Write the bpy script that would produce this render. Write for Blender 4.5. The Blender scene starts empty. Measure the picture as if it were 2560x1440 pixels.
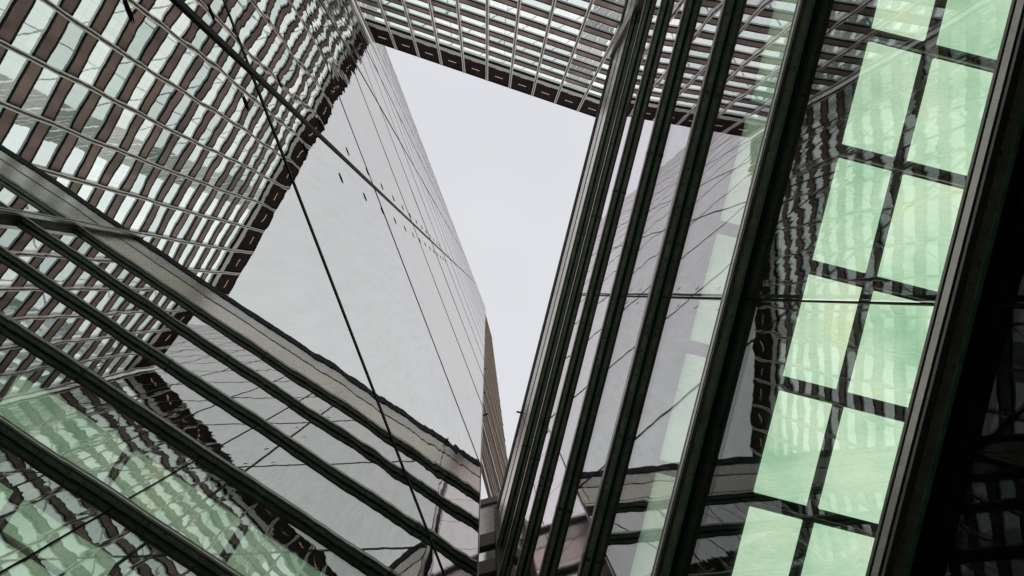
import bpy, math, random
from mathutils import Vector, Matrix
R = math.radians
rnd = random.Random(7)
sc = bpy.context.scene

# ------------------------------------------------------------------ camera
EYE = 1.6                      # all heights below are metres above the eye
F_PX = 1850.0                  # focal length in pixels of a 2560 px wide frame
cam_d = bpy.data.cameras.new('camera')
cam = bpy.data.objects.new('camera', cam_d)
sc.collection.objects.link(cam)
cam_d.sensor_width = 36.0
cam_d.lens = 36.0 * F_PX / 2560.0
cam_d.clip_start = 0.05
cam_d.clip_end = 3000
# looking straight up; the frame is the off-centre part of the view that the photograph keeps
cam_d.shift_x = 65 / 2560
cam_d.shift_y = 12 / 2560
M = Matrix(((1, 0, 0), (0, -1, 0), (0, 0, -1))).transposed().to_4x4()
M.translation = Vector((0, 0, EYE))
cam.matrix_world = M
sc.camera = cam

# ------------------------------------------------------------------ sky, sun, exposure
SUN_EL, SUN_AZ = 36.0, 20.0
w = bpy.data.worlds.new('World'); sc.world = w
w.use_nodes = True
nt = w.node_tree; nt.nodes.clear()
sky = nt.nodes.new('ShaderNodeTexSky'); sky.sky_type = 'NISHITA'
sky.sun_disc = False
sky.sun_elevation = R(SUN_EL); sky.sun_rotation = R(SUN_AZ)
sky.air_density = 1.0; sky.dust_density = 3.0
hs = nt.nodes.new('ShaderNodeHueSaturation'); hs.inputs['Saturation'].default_value = 0.10
cl = nt.nodes.new('ShaderNodeMixRGB'); cl.blend_type = 'MIX'
cl.inputs['Fac'].default_value = 0.80
tc = nt.nodes.new('ShaderNodeTexCoord')
cn = nt.nodes.new('ShaderNodeTexNoise'); cn.inputs['Scale'].default_value = 1.6
cn.inputs['Detail'].default_value = 3
cr = nt.nodes.new('ShaderNodeValToRGB')
cr.color_ramp.elements[0].position = 0.25; cr.color_ramp.elements[0].color = (6.9, 6.98, 7.35, 1)
cr.color_ramp.elements[1].position = 0.75; cr.color_ramp.elements[1].color = (8.2, 8.27, 8.65, 1)
bg = nt.nodes.new('ShaderNodeBackground'); bg.inputs['Strength'].default_value = 0.118
wo = nt.nodes.new('ShaderNodeOutputWorld')
L = nt.links.new
L(sky.outputs[0], hs.inputs['Color']); L(hs.outputs[0], cl.inputs['Color1'])
L(tc.outputs['Generated'], cn.inputs['Vector']); L(cn.outputs['Fac'], cr.inputs['Fac'])
L(cr.outputs[0], cl.inputs['Color2']); L(cl.outputs[0], bg.inputs['Color'])
L(bg.outputs[0], wo.inputs[0])
sd = bpy.data.lights.new('sun', 'SUN'); sd.energy = 0.7; sd.angle = R(20); sd.color = (1, .96, .9)
sun = bpy.data.objects.new('sun', sd); sc.collection.objects.link(sun)
a = R(90 - SUN_AZ)
sdir = Vector((math.cos(R(SUN_EL)) * math.sin(R(SUN_AZ)), math.cos(R(SUN_EL)) * math.cos(R(SUN_AZ)), math.sin(R(SUN_EL))))
sun.rotation_euler = sdir.to_track_quat('Z', 'Y').to_euler()
sc.view_settings.view_transform = 'Standard'
sc.view_settings.look = 'None'
sc.view_settings.gamma = 1.0
sc.view_settings.use_curve_mapping = False
sc.view_settings.exposure = 0.0
cy = sc.cycles
cy.max_bounces = 14; cy.glossy_bounces = 10; cy.diffuse_bounces = 3
cy.transparent_max_bounces = 24; cy.transmission_bounces = 4
cy.caustics_reflective = True; cy.caustics_refractive = False
cy.use_denoising = True

# ------------------------------------------------------------------ materials
MATS = {}
def newmat(name):
    m = bpy.data.materials.new(name); m.use_nodes = True
    m.node_tree.nodes.clear(); MATS[name] = m
    return m, m.node_tree
def N(nt, t, **kw):
    n = nt.nodes.new(t)
    for k, v in kw.items():
        if k in n.inputs: n.inputs[k].default_value = v
        else: setattr(n, k, v)
    return n
def out(nt, sh):
    o = N(nt, 'ShaderNodeOutputMaterial'); nt.links.new(sh, o.inputs[0])
def shifted_pos(nt, amount):
    """world position moved by a per-object random offset, so that no two panes share a pattern"""
    g = N(nt, 'ShaderNodeNewGeometry'); oi = N(nt, 'ShaderNodeObjectInfo')
    mu = N(nt, 'ShaderNodeMath', operation='MULTIPLY'); mu.inputs[1].default_value = amount
    nt.links.new(oi.outputs['Random'], mu.inputs[0])
    cx = N(nt, 'ShaderNodeCombineXYZ')
    nt.links.new(mu.outputs[0], cx.inputs[0]); nt.links.new(mu.outputs[0], cx.inputs[1])
    ad = N(nt, 'ShaderNodeVectorMath', operation='ADD')
    nt.links.new(g.outputs['Position'], ad.inputs[0]); nt.links.new(cx.outputs[0], ad.inputs[1])
    return ad.outputs[0]
def scaled(nt, vec, s):
    m = N(nt, 'ShaderNodeVectorMath', operation='MULTIPLY'); m.inputs[1].default_value = s
    nt.links.new(vec, m.inputs[0]); return m.outputs[0]
def noise(nt, vec, scale, detail=3, rough=.5, dist=0):
    n = N(nt, 'ShaderNodeTexNoise'); n.inputs['Scale'].default_value = scale
    n.inputs['Detail'].default_value = detail; n.inputs['Roughness'].default_value = rough
    n.inputs['Distortion'].default_value = dist
    nt.links.new(vec, n.inputs['Vector']); return n.outputs['Fac']
def ramp(nt, fac, stops):
    r = N(nt, 'ShaderNodeValToRGB'); e = r.color_ramp.elements
    while len(e) < len(stops): e.new(.5)
    for i, (p, c) in enumerate(stops):
        e[i].position = p; e[i].color = (*c, 1) if len(c) == 3 else c
    nt.links.new(fac, r.inputs[0]); return r.outputs[0]
def bump(nt, parts):
    """sum of (noise output, amplitude in metres) as one height field"""
    tot = None
    for f, amp in parts:
        m = N(nt, 'ShaderNodeMath', operation='MULTIPLY'); m.inputs[1].default_value = amp * 1000
        nt.links.new(f, m.inputs[0])
        if tot is None: tot = m.outputs[0]
        else:
            a_ = N(nt, 'ShaderNodeMath', operation='ADD')
            nt.links.new(tot, a_.inputs[0]); nt.links.new(m.outputs[0], a_.inputs[1]); tot = a_.outputs[0]
    b = N(nt, 'ShaderNodeBump'); b.inputs['Strength'].default_value = 1.0
    b.inputs['Distance'].default_value = 0.001
    nt.links.new(tot, b.inputs['Height']); return b.outputs[0]

def metal(name, col, rough=.4, metallic=.6, var=.25, scale=1.5, spec=.5):
    m, nt = newmat(name)
    p = shifted_pos(nt, 40)
    f = noise(nt, scaled(nt, p, (1, 1, .25)), scale, 6, .62)
    lo = tuple(c * (1 - var) for c in col); hi = tuple(min(1, c * (1 + var)) for c in col)
    c = ramp(nt, f, [(.3, lo), (.7, hi)])
    b = N(nt, 'ShaderNodeBsdfPrincipled', Metallic=metallic)
    b.inputs['Roughness'].default_value = rough
    b.inputs['Specular IOR Level'].default_value = spec
    nt.links.new(c, b.inputs['Base Color'])
    rr = N(nt, 'ShaderNodeMapRange'); rr.inputs['To Min'].default_value = rough * .75; rr.inputs['To Max'].default_value = min(1, rough * 1.35)
    nt.links.new(noise(nt, p, scale * 6, 4), rr.inputs[0]); nt.links.new(rr.outputs[0], b.inputs['Roughness'])
    nt.links.new(bump(nt, [(noise(nt, p, 9, 4), .0012)]), b.inputs['Normal'])
    out(nt, b.outputs[0]); return m

def mirror_mat():
    m, nt = newmat('mirror_glass')
    p = shifted_pos(nt, 60)
    big = noise(nt, scaled(nt, p, (1, 1, .55)), .42, 1.5, .45, .3)
    med = noise(nt, scaled(nt, p, (1, 1, .8)), 1.25, 1, .4)
    fine = noise(nt, p, 5.0, 2, .5)
    hz = N(nt, 'ShaderNodeSeparateXYZ'); nt.links.new(p, hz.inputs[0])
    mr = N(nt, 'ShaderNodeMapRange'); mr.inputs['From Min'].default_value = 6; mr.inputs['From Max'].default_value = 60
    mr.inputs['To Min'].default_value = .45; mr.inputs['To Max'].default_value = 2.2
    nt.links.new(hz.outputs[2], mr.inputs[0])
    def times(v):
        q = N(nt, 'ShaderNodeMath', operation='MULTIPLY'); nt.links.new(v, q.inputs[0]); nt.links.new(mr.outputs[0], q.inputs[1]); return q.outputs[0]
    sag = noise(nt, scaled(nt, p, (1, 1, .8)), .16, 1, .4)
    # every pane is bent by its own amount
    ob = N(nt, 'ShaderNodeObjectInfo'); rr = N(nt, 'ShaderNodeMapRange')
    rr.inputs['To Min'].default_value = .55; rr.inputs['To Max'].default_value = 1.5
    nt.links.new(ob.outputs['Random'], rr.inputs[0])
    rm = N(nt, 'ShaderNodeMath', operation='MULTIPLY'); nt.links.new(big, rm.inputs[0]); nt.links.new(rr.outputs[0], rm.inputs[1]); big = rm.outputs[0]
    nrm = bump(nt, [(times(sag), .030), (times(big), .0085), (times(med), .0015), (fine, .00005)])
    dirt = noise(nt, scaled(nt, p, (3, 3, .35)), 1.4, 8, .7)
    c = ramp(nt, dirt, [(.30, (.74, .715, .70)), (.42, (.785, .76, .745)), (.75, (.82, .80, .785))])
    g = N(nt, 'ShaderNodeBsdfGlossy'); g.inputs['Roughness'].default_value = 0.0
    tint = N(nt, 'ShaderNodeMixRGB', blend_type='MIX')
    tint.inputs[1].default_value = (.66, .80, .71, 1)
    nt.links.new(schlick(nt, .25, 1.8), tint.inputs[0]); nt.links.new(c, tint.inputs[2])
    nt.links.new(tint.outputs[0], g.inputs['Color']); nt.links.new(nrm, g.inputs['Normal'])
    d = N(nt, 'ShaderNodeBsdfDiffuse'); d.inputs['Color'].default_value = (.10, .12, .11, 1)
    mx = N(nt, 'ShaderNodeMixShader')
    f = ramp(nt, dirt, [(.35, (.05, .05, .05)), (.6, (.02, .02, .02))])
    nt.links.new(f, mx.inputs[0]); nt.links.new(g.outputs[0], mx.inputs[1]); nt.links.new(d.outputs[0], mx.inputs[2])
    out(nt, mx.outputs[0]); return m

def schlick(nt, f0, power=5):
    g = N(nt, 'ShaderNodeNewGeometry')
    dt = N(nt, 'ShaderNodeVectorMath', operation='DOT_PRODUCT')
    nt.links.new(g.outputs['Incoming'], dt.inputs[0]); nt.links.new(g.outputs['Normal'], dt.inputs[1])
    ab = N(nt, 'ShaderNodeMath', operation='ABSOLUTE'); nt.links.new(dt.outputs['Value'], ab.inputs[0])
    su = N(nt, 'ShaderNodeMath', operation='SUBTRACT'); su.inputs[0].default_value = 1; nt.links.new(ab.outputs[0], su.inputs[1])
    pw = N(nt, 'ShaderNodeMath', operation='POWER'); pw.inputs[1].default_value = power; nt.links.new(su.outputs[0], pw.inputs[0])
    ma = N(nt, 'ShaderNodeMath', operation='MULTIPLY_ADD'); ma.inputs[1].default_value = 1 - f0; ma.inputs[2].default_value = f0
    nt.links.new(pw.outputs[0], ma.inputs[0]); return ma.outputs[0]

def pane_mat(name, f0, coat=1.0):
    """clear green-tinted glass: reflects at grazing angles, shows the rooms behind where you look in"""
    m, nt = newmat(name)
    p = shifted_pos(nt, 60)
    nrm = bump(nt, [(noise(nt, p, .5, 1, .4), .0026), (noise(nt, p, 2.0, 1, .4), .0002)])
    g = N(nt, 'ShaderNodeBsdfGlossy'); g.inputs['Roughness'].default_value = 0.0
    dirt = noise(nt, scaled(nt, p, (2, 2, .5)), 2.2, 9, .72)
    gc = ramp(nt, dirt, [(.3, (.90 * coat, .84 * coat, .89 * coat)), (.7, (.99 * coat, .96 * coat, .98 * coat))])
    nt.links.new(gc, g.inputs['Color'])
    nt.links.new(nrm, g.inputs['Normal'])
    t = N(nt, 'ShaderNodeBsdfTransparent'); t.inputs['Color'].default_value = (.86, .95, .88, 1)
    mx = N(nt, 'ShaderNodeMixShader')
    nt.links.new(schlick(nt, f0), mx.inputs[0]); nt.links.new(t.outputs[0], mx.inputs[1]); nt.links.new(g.outputs[0], mx.inputs[2])
    out(nt, mx.outputs[0]); return m

def window_mat():
    m, nt = newmat('office_window')
    p = shifted_pos(nt, 90)
    nrm = bump(nt, [(noise(nt, p, .5, 1, .4), .0035), (noise(nt, p, 1.6, 1, .4), .0006)])
    g = N(nt, 'ShaderNodeBsdfGlossy'); g.inputs['Roughness'].default_value = 0.0
    g.inputs['Color'].default_value = (.95, .96, .96, 1); nt.links.new(nrm, g.inputs['Normal'])
    # pane glow added to whiten the glass, patterned as lit ceilings and blinds
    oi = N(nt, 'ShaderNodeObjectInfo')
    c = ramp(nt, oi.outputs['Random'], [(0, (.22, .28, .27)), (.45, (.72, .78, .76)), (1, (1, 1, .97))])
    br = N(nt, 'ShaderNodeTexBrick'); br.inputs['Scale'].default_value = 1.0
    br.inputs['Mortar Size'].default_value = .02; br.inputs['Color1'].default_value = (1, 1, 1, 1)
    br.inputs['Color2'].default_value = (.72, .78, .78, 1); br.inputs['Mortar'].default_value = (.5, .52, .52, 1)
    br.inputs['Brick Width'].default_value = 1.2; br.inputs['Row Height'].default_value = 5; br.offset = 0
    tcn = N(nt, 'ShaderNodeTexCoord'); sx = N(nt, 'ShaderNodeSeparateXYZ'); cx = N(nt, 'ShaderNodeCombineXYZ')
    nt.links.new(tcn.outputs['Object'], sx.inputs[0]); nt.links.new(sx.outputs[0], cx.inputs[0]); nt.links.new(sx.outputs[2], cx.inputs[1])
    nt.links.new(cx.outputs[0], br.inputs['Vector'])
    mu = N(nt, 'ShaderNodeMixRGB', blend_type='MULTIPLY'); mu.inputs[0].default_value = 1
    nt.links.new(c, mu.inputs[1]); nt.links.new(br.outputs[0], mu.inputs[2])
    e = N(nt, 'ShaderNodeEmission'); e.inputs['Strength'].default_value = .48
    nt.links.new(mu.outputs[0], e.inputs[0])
    ad = N(nt, 'ShaderNodeAddShader')
    nt.links.new(e.outputs[0], ad.inputs[0]); nt.links.new(g.outputs[0], ad.inputs[1])
    out(nt, ad.outputs[0]); return m

def light_panel_mat():
    m, nt = newmat('lit_stone')
    p = shifted_pos(nt, 30)
    f1 = noise(nt, p, .9, 3, .5)
    f2 = noise(nt, scaled(nt, p, (1.0, 3.5, 1)), 9, 10, .75, .4)
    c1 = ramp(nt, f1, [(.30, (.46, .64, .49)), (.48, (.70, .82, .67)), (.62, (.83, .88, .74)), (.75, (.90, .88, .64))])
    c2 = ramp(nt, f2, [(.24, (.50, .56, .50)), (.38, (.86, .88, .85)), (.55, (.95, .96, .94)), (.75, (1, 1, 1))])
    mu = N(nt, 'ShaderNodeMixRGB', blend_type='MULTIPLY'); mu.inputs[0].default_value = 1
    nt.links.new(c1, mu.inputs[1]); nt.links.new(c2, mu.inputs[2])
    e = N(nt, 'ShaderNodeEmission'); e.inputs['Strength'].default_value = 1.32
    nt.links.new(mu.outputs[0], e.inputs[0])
    g = N(nt, 'ShaderNodeBsdfGlossy'); g.inputs['Roughness'].default_value = .2; g.inputs['Color'].default_value = (.5, .5, .5, 1)
    ad = N(nt, 'ShaderNodeMixShader'); ad.inputs[0].default_value = .06
    nt.links.new(e.outputs[0], ad.inputs[1]); nt.links.new(g.outputs[0], ad.inputs[2])
    out(nt, ad.outputs[0]); return m

def emit(name, col, s):
    m, nt = newmat(name); e = N(nt, 'ShaderNodeEmission'); e.inputs[0].default_value = (*col, 1); e.inputs[1].default_value = s
    out(nt, e.outputs[0]); return m

MIRROR = mirror_mat(); PANE = pane_mat('green_glass', .10); PANE_LOW = pane_mat('dark_low_glass', .04, .35); PANE_MID = pane_mat('clear_upper_glass', .48); PANE_UP = pane_mat('reflective_glass', .86); WINDOW = window_mat(); LIT = light_panel_mat()
BLACK = metal('black_gasket', (.016, .017, .018), .6, 0, .3, 3, .12)
DARKBRONZE = metal('dark_brown_metal', (.13, .105, .085), .5, .2, .35, 2)
UNDER = metal('brown_fin_underside', (.66, .64, .52), .28, .6, .35, 2)
NOSE2 = metal('dull_bronze_rim', (.46, .41, .36), .32, .6, .2, 2)
NOSE = metal('pale_aluminium', (.78, .73, .68), .28, .8, .15, 2)
STRIP = metal('painted_green_reflection', (.22, .50, .33), .3, .2, .35, 6)  # reflection colour painted on, not a green part of the fin
DARKGREY = metal('dark_grey_metal', (.24, .235, .22), .35, .6, .3, 1.2)
GREYPANEL = metal('brushed_grey_panel', (.60, .55, .52), .24, .8, .25, .5)
BEIGE = metal('beige_panel', (.92, .79, .70), .24, .7, .06, 1)
SPANDREL = metal('brown_spandrel', (.225, .150, .130), .5, .0, .55, .3, .25)
CROWN = metal('crown_metal', (.016, .009, .010), .9, 0, .5, .6, .04)
LEDGE = metal('grey_ledge', (.42, .40, .37), .45, .2, .15, .8)
MULL_L = metal('pale_flange', (.66, .60, .56), .4, .2, .15, 1)
MULL_D = metal('dark_web', (.03, .024, .02), .45, .3, .3, 1)
PALE = metal('polished_metal_panel', (.84, .80, .78), .03, .97, .06, .5)
BRONZE = metal('bronze_cladding', (.05, .034, .024), .7, .2, .5, .6, .1)
RIB = metal('pale_bronze_rib', (.70, .56, .42), .4, .4, .2, 1)
ROOM = metal('dark_room', (.030, .034, .032), .8, 0, .3, .6)
CEIL = metal('dark_ceiling_grid', (.022, .030, .029), .35, .1, .6, 6)
CORE = metal('dark_core', (.02, .02, .02), .7, 0, .2, 1)
PAVE = metal('grey_paving', (.22, .21, .20), .85, 0, .2, .8)
ORANGE = emit('warm_slot_light', (1.0, .66, .36), .6)

# ------------------------------------------------------------------ builders
CACHE = {}
def box_mesh(sx, sy, sz, mat):
    k = (round(sx, 4), round(sy, 4), round(sz, 4), mat.name)
    if k in CACHE: return CACHE[k]
    x, y, z = sx / 2, sy / 2, sz / 2
    vs = [(-x, -y, -z), (x, -y, -z), (x, y, -z), (-x, y, -z), (-x, -y, z), (x, -y, z), (x, y, z), (-x, y, z)]
    fs = [(0, 3, 2, 1), (4, 5, 6, 7), (0, 1, 5, 4), (1, 2, 6, 5), (2, 3, 7, 6), (3, 0, 4, 7)]
    me = bpy.data.meshes.new('box'); me.from_pydata(vs, [], fs); me.materials.append(mat)
    CACHE[k] = me; return me
def box(name, parent, x0, x1, y0, y1, z0, z1, mat, rot=None):
    """box in the parent wall's own metres: x along, y towards the street, z up from the eye"""
    o = bpy.data.objects.new(name, box_mesh(x1 - x0, y1 - y0, z1 - z0, mat))
    sc.collection.objects.link(o)
    c = Vector(((x0 + x1) / 2, (y0 + y1) / 2, (z0 + z1) / 2))
    if parent is not None:
        o.parent = parent
        if 'centre' in parent.keys(): c = c - Vector(parent['centre'])
    o.location = c
    if rot: o.rotation_euler = rot
    return o
def boxes(name, parent, lst, mat, kind=None):
    vs, fs = [], []
    for (x0, x1, y0, y1, z0, z1) in lst:
        b = len(vs)
        vs += [(x0, y0, z0), (x1, y0, z0), (x1, y1, z0), (x0, y1, z0), (x0, y0, z1), (x1, y0, z1), (x1, y1, z1), (x0, y1, z1)]
        fs += [tuple(b + i for i in f) for f in ((0, 3, 2, 1), (4, 5, 6, 7), (0, 1, 5, 4), (1, 2, 6, 5), (2, 3, 7, 6), (3, 0, 4, 7))]
    me = bpy.data.meshes.new(name); me.from_pydata(vs, [], fs); me.materials.append(mat)
    o = bpy.data.objects.new(name, me); sc.collection.objects.link(o); o.parent = parent
    if kind: o['kind'] = kind
    return o
def wall_root(name, label, cat, normal_deg, dist, x_deg):
    """Empty on the wall's face at the foot of the perpendicular from the eye; local x runs along the wall, y faces the eye"""
    o = bpy.data.objects.new(name, None); sc.collection.objects.link(o)
    o.location = (math.cos(R(normal_deg)) * dist, math.sin(R(normal_deg)) * dist, EYE)
    o.rotation_euler = (0, 0, R(x_deg))
    o['label'] = label; o['category'] = cat
    return o
def sub(parent, name, x0, x1, y0, y1, z0, z1, mat):
    """sub-part: its parent is a box part whose origin is its centre"""
    o = bpy.data.objects.new(name, box_mesh(x1 - x0, y1 - y0, z1 - z0, mat)); sc.collection.objects.link(o)
    o.parent = parent
    o.location = Vector(((x0 + x1) / 2, (y0 + y1) / 2, (z0 + z1) / 2)) - parent.location
    return o

GZ = -EYE
# ------------------------------------------------------------------ ground
me = bpy.data.meshes.new('ground')
me.from_pydata([(-1500, -1500, 0), (1500, -1500, 0), (1500, 1500, 0), (-1500, 1500, 0)], [], [(0, 1, 2, 3)])
me.materials.append(PAVE)
g = bpy.data.objects.new('ground', me); sc.collection.objects.link(g); g['kind'] = 'structure'

# ------------------------------------------------------------------ black office tower
T_D = 31.7
tower = wall_root('office_tower', 'dark office tower with pale window bands, brown spandrels and a black louvred crown', 'tower',
                  -71.2, T_D, 18.8)
BAY = 3.75
X0 = -10.6 - 5 * BAY; NB = 21     # the facade starts where it meets the mirror wall
X1 = X0 + NB * BAY
TOP = 116.0
box('core', tower, X0, X1, -30, -.30, GZ, TOP - .6, CORE)
box('crown_band', tower, X0, X1, -.30, -.02, 108.6, TOP, CROWN)
box('coping', tower, X0, X1, -.6, .06, TOP, TOP + .35, CROWN)
box('ledge', tower, X0, X1, -.30, .10, 106.95, 108.55, LEDGE)
box('ledge_seam', tower, X0, X1, -.30, .13, 106.78, 106.95, BLACK)
FL = 3.95
near = []
NF = 27
rest_w, rest_s, rest_e = [], [], []
for j in range(NF):
    zc = 103.2 - FL * j
    s0, s1 = zc - .70, zc + .72
    w0, w1 = s1, (106.78 if j == 0 else zc + FL - .70)
    for i in range(NB):
        xa, xb = X0 + i * BAY + .06, X0 + (i + 1) * BAY - .06
        if j < 14:
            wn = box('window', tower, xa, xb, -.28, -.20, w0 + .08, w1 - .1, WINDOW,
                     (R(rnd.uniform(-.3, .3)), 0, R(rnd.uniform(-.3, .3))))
            box('spandrel', tower, xa, xb, -.28, -.06, s0, s1 - .14, SPANDREL)
        else:
            rest_w.append((xa, xb, -.28, -.20, w0 + .08, w1 - .1)); rest_s.append((xa, xb, -.28, -.06, s0, s1 - .14))
    box('spandrel_seam', tower, X0, X1, -.29, -.02, s1 - .14, s1 + .04, BLACK)
    box('sill_seam', tower, X0, X1, -.29, -.03, s0 - .10, s0, BLACK)
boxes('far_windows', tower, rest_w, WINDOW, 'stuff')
boxes('far_spandrels', tower, rest_s, SPANDREL, 'stuff')
for i in range(NB + 1):
    x = X0 + i * BAY
    mu = box('mullion', tower, x - .09, x + .09, -.1, .16, GZ, TOP + .05, MULL_D)
    sub(mu, 'flange', x - .19, x - .09, .02, .20, GZ, TOP + .05, MULL_L)
    sub(mu, 'flange', x + .09, x + .19, .02, .20, GZ, TOP + .05, MULL_L)
for i in range(NB):
    xc = X0 + (i + .5) * BAY
    box('slot_light', tower, xc - .62, xc + .62, -.02, .03, 112.74, 112.84, ORANGE)
    box('slot_light', tower, xc - .5, xc + .5, -.02, .0, 109.0, 109.07, ORANGE)

# ------------------------------------------------------------------ mirror glass tower (left)
M_D, M_W = 2.7, 69.0
MS = M_D / 2.8
mt = wall_root('mirror_tower', 'tall tower clad in rippling mirror glass with thin black joints, filling the left side', 'tower',
               M_W + 90, M_D, M_W + 180)
# local x = -(distance along 69 degrees); the corner nearest the alley is at x = -6.7
MX = [-6.7 * MS, 5.84 * MS, 18.4 * MS, 31.0 * MS, 42.0, 54.1, 66.2, 78.3, 90.4, 102.5, 114.6, 126.7, 140.0]
MZ = [GZ]
z = 14.8 * MS
while z < 318: MZ.append(z); z += 16.2 * MS
MZ.append(335.0)
box('core', mt, MX[0] + .05, MX[-1], -25, -.12, GZ, 334.6, CORE)
for a_, b_ in zip(MX[:-1], MX[1:]):
    for c_, d_ in zip(MZ[:-1], MZ[1:]):
        box('mirror_panel', mt, a_ + .06, b_ - .06, -.10, 0, c_ + .05, d_ - .05, MIRROR,
            (R(rnd.uniform(-.02, .02)), 0, R(rnd.uniform(-.04, .04))))
for x in MX[1:-1]:
    box('vertical_joint', mt, x - .085, x + .085, -.11, .03, GZ, 335, BLACK)
for z in MZ[1:-1]:
    box('horizontal_joint', mt, MX[0], MX[-1], -.11, .012, z - .05 - z * .0018, z + .05 + z * .0018, BLACK)
box('corner_trim', mt, MX[0] - .03, MX[0] + .02, -.3, .012, GZ, 335, NOSE)
box('coping', mt, MX[0], MX[-1], -.5, .02, 335, 335.3, BLACK)
def spindle():
    k = 'spindle'
    if k in CACHE: return CACHE[k]
    vs, fs = [(-.19, 0, 0), (.19, 0, 0)], []
    for zz, rr in ((-.11, .014), (0, .019), (.11, .014)):
        for q in range(6):
            t = q * math.pi / 3; vs.append((zz, rr * math.sin(t), rr * math.cos(t)))
    for q in range(6):
        n = (q + 1) % 6
        fs += [(0, 2 + n, 2 + q), (2 + q, 2 + n, 8 + n, 8 + q), (8 + q, 8 + n, 14 + n, 14 + q), (14 + q, 14 + n, 1)]
    me = bpy.data.meshes.new('clip'); me.from_pydata(vs, [], fs); me.materials.append(BLACK); CACHE[k] = me; return me
for xv in MX[1:2]:
    for dx in (-1.07, .60):
        z = 8.6
        while z < 80:
            o = bpy.data.objects.new('facade_clip', spindle()); sc.collection.objects.link(o); o.parent = mt
            o.location = (xv + dx, .01, z); z += 4.2

# ------------------------------------------------------------------ bronze clad tower behind the corner
bt = wall_root('bronze_tower', 'dark bronze tower with pale ribs showing in the narrow gap between mirror wall and fins', 'tower',
               165, 3.4, 255)
BX0, BX1 = -25.0, -5.6
BTOP = 400.0
box('bronze_wall', bt, BX0, BX1, -8, 0, 50.0, BTOP, BRONZE)
box('core', bt, BX0, BX1, -8, -.15, GZ, 50.0, CORE)
for r_ in range(13):
    for c_ in range(5):
        box('pale_panel', bt, BX0 + c_ * 3.88 + .02, BX0 + (c_ + 1) * 3.88 - .02, -.15, 0, GZ + r_ * 3.96 + .03, GZ + (r_ + 1) * 3.96 - .03, PALE)
box('coping', bt, BX0, BX1, -.5, .25, BTOP, BTOP + .8, RIB)
z = 51.0; k = 0
while z < BTOP - 1:
    if k % 6 == 0:
        box('pale_band', bt, BX0, BX1, 0, .12, z, z + .9, RIB)
    elif k % 6 not in (1, 5):
        box('rib', bt, BX0, BX1, 0, .07, z, z + .26, RIB)
    z += 2.45; k += 1
for (xx, zz) in ((-8.6, 92), (-9.6, 74), (-9.9, 100), (-10.5, 66)):
    box('bracket', bt, xx - .06, xx + .06, 0, .75, zz, zz + .25, BLACK)

# ------------------------------------------------------------------ glazed link closing the alley
E_D = 11.4
el = wall_root('glazed_link', 'small glazed link with grey panel and dark bars below the bronze tower', 'building',
               75, E_D, 165)
px, py = .65, 11.62
ex = -(px * math.cos(R(75 + 90)) + py * math.sin(R(75 + 90))) * -1    # local x of the post
EX0 = px * math.cos(R(165)) + py * math.sin(R(165)); EX1 = EX0 + 3.0
box('parapet', el, EX0, EX1, -.4, 0, 41.4, 42.5, DARKBRONZE)
box('roof', el, EX0, EX1, -14, -.4, 41.4, 42.3, DARKGREY)
box('grey_panel', el, EX0, EX1, -.3, -.10, 36.35, 41.35, GREYPANEL)
bz = [(34.6, 36.3), (31.2, 32.7), (27.6, 29.0), (24, 25.2), (20, 21), (16, 17), (11, 11.8), (6, 6.6)]
prev = 34.6
for (b0, b1) in bz:
    box('bar', el, EX0, EX1, -.3, 0, b0, b1, DARKBRONZE)
    if b1 < prev:
        box('mirror_pane', el, EX0, EX1, -.25, -.15, b1, prev, MIRROR)
    prev = b0
box('mirror_pane', el, EX0, EX1, -.25, -.15, GZ, 6, MIRROR)
box('corner_post', el, EX0 - .30, EX0, -.3, .12, GZ, 42.6, LEDGE)
box('core', el, EX0, EX1, -14, -.31, GZ, 41.3, CORE)

# ------------------------------------------------------------------ fin and glass building (right)
G_D = 3.5
gb = wall_root('glass_building', 'glass fronted building with deep dark horizontal fins and lit green ceilings, on the right', 'building',
               14.3, G_D, 104.3)
# local y faces the eye; local x = distance along 104.3 degrees
GX0, GX1 = -30.0, 10.9
ST = 4.88
LV = [5.35, 10.38, 15.2, 19.95, 24.75, 29.4, 33.4]          # undersides of the fins: 5.4 ... 39.6
VJ = [GX0, -14.0, -.80, GX1]
GTOP = 40.1
FIN = .22
for k in range(7):
    z = LV[k]
    t = box('transom', gb, GX0, GX1, .06, FIN - .07, z + .0, z + .18, UNDER)
    sub(t, 'nose', GX0, GX1, FIN - .07, FIN - .01, z + .02, z + .165, BLACK)
    sub(t, 'nose_rim', GX0, GX1, FIN - .07, FIN, z + .165, z + .20, NOSE2)
    sub(t, 'bright_edge', GX0, GX1, FIN - .07, FIN, z + .05, z + .135, NOSE)
    sub(t, 'nose_foot', GX0, GX1, FIN - .06, FIN - .005, z - .012, z + .02, DARKGREY)
    sub(t, 'painted_reflection', GX0, GX1, .035, .07, z - .008, z + .0, STRIP)  # painted stand-in for the underside's green reflection in the glass
    sub(t, 'black_seal', GX0, GX1, .0, .06, z + .02, z + .18, BLACK)
    for q in range(4):
        xq = GX0 + 4.3 + q * 9.9 + k * .37
        sub(t, 'splice_plate', xq, xq + .09, .07, FIN + .004, z - .016, z + .206, DARKGREY)
    box('slab', gb, GX0, GX1, -9, -.06, z + .05, z + .55, ROOM)
    box('slab_edge', gb, GX0, GX1, -.06, -.035, z + .0, z + .2, BLACK)
GF = 34.5
zs = [GZ] + LV[:7] + [GF]
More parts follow.
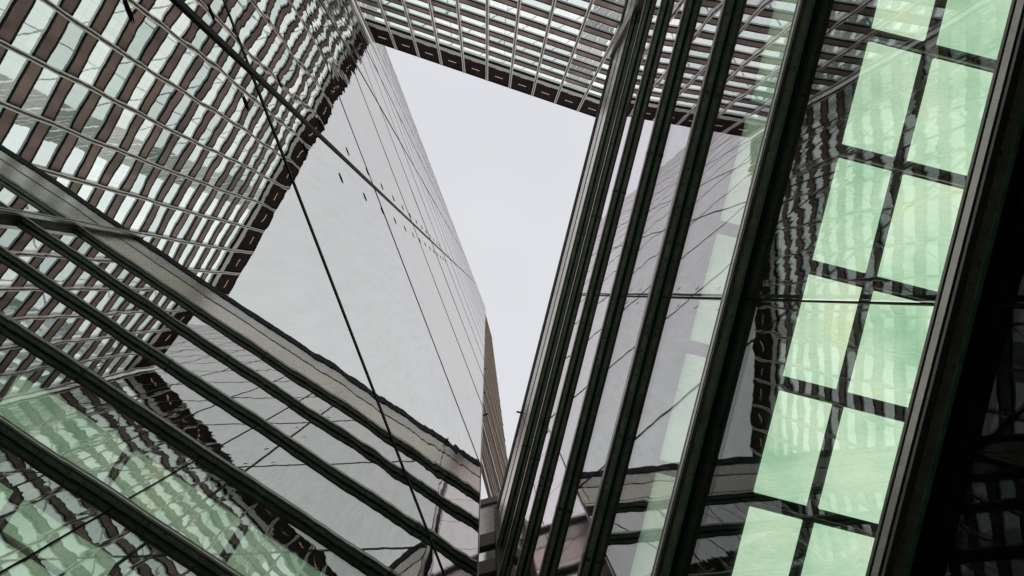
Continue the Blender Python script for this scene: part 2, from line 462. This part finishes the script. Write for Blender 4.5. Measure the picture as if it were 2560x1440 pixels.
for k in range(8):
    z0 = zs[k] + (.18 if k else 0); z1 = zs[k + 1] if k < 7 else GF
    for a_, b_ in zip(VJ[:-1], VJ[1:]):
        box('pane', gb, a_ + .02, b_ - .02, -.03, 0, z0, z1, PANE_LOW if k == 0 else PANE if k < 2 else PANE_MID if k < 4 else PANE_UP, (R(rnd.uniform(-.04, .04)), 0, R(rnd.uniform(-.04, .04))))
box('vertical_joint', gb, -.82, -.78, -.05, .012, 10.4, GF, BLACK)
box('vertical_joint', gb, -.808, -.792, -.05, .004, GZ, 10.38, BLACK)
mu = box('mullion', gb, -14.07, -13.93, -.05, FIN + .12, GZ, 39.9, DARKBRONZE)
sub(mu, 'bright_edge', -14.13, -14.07, FIN + .0, FIN + .14, GZ, 39.9, NOSE)
sub(mu, 'bright_edge', -13.93, -13.87, FIN + .0, FIN + .14, GZ, 39.9, NOSE)
for a_, b_ in ((GX0, -14.1), (-13.9, 5.75), (5.79, GX1)):
    box('beige_panel', gb, a_, b_, -.2, .02, 34.55, 37.1, BEIGE if a_ > -20 else GREYPANEL)
    box('grey_fascia', gb, a_, b_, -.2, .05, 37.15, 39.0, GREYPANEL)
box('coping', gb, GX0, GX1, -.6, .09, 39.0, GTOP, BLACK)
box('roof', gb, GX0, GX1, -12, -.6, 38.8, 39.6, DARKGREY)
box('back_wall', gb, GX0, GX1, -9.3, -9, GZ, 38.8, ROOM)
box('end_wall', gb, GX1 - .02, GX1 + .25, -9.3, -.04, GZ, 38.8, DARKGREY)
box('end_post', gb, GX1, GX1 + .22, -.04, .24, GZ, 39.5, DARKBRONZE)
box('end_wall', gb, GX0 - .25, GX0, -9.3, 0, GZ, 38.8, DARKGREY)
rod = box('roof_bracket', gb, 5.70, 5.78, .09, .35, 39.4, 39.55, BLACK)
# lit ceilings
for (k, zc, P, xs) in ((1, LV[1] - .25, 1.645, -1.49), (2, LV[2] - .25, 2.5, -2.54), (3, LV[3] - .25, 3.67, -2.55)):
    box('dark_ceiling', gb, GX0, GX1, -8.9, -.12, zc + .06, zc + .12, CEIL)
    W = .15 if k == 1 else .22
    j0 = math.ceil((GX0 - xs) / P); j1 = math.floor((GX1 - xs) / P)
    cols = [(-.74, -1.47), (-1.66, -2.85), (-3.03, -4.2), (-4.38, -5.5)]
    if k == 3: cols = [(-.74, -2.62), (-2.85, -5.4)]
    for j in range(j0, j1):
        xa, xb = xs + j * P + W, xs + (j + 1) * P - .06
        for (ya, yb) in cols:
            if k == 3 and xa < -6.4: continue
            box('light_panel', gb, xa, xb, yb, ya, zc + .0, zc + .055, LIT)
        box('ceiling_rail', gb, xs + j * P + .075, xs + j * P + .105, -5.5, -.70, zc - .02, zc + .05, LEDGE)
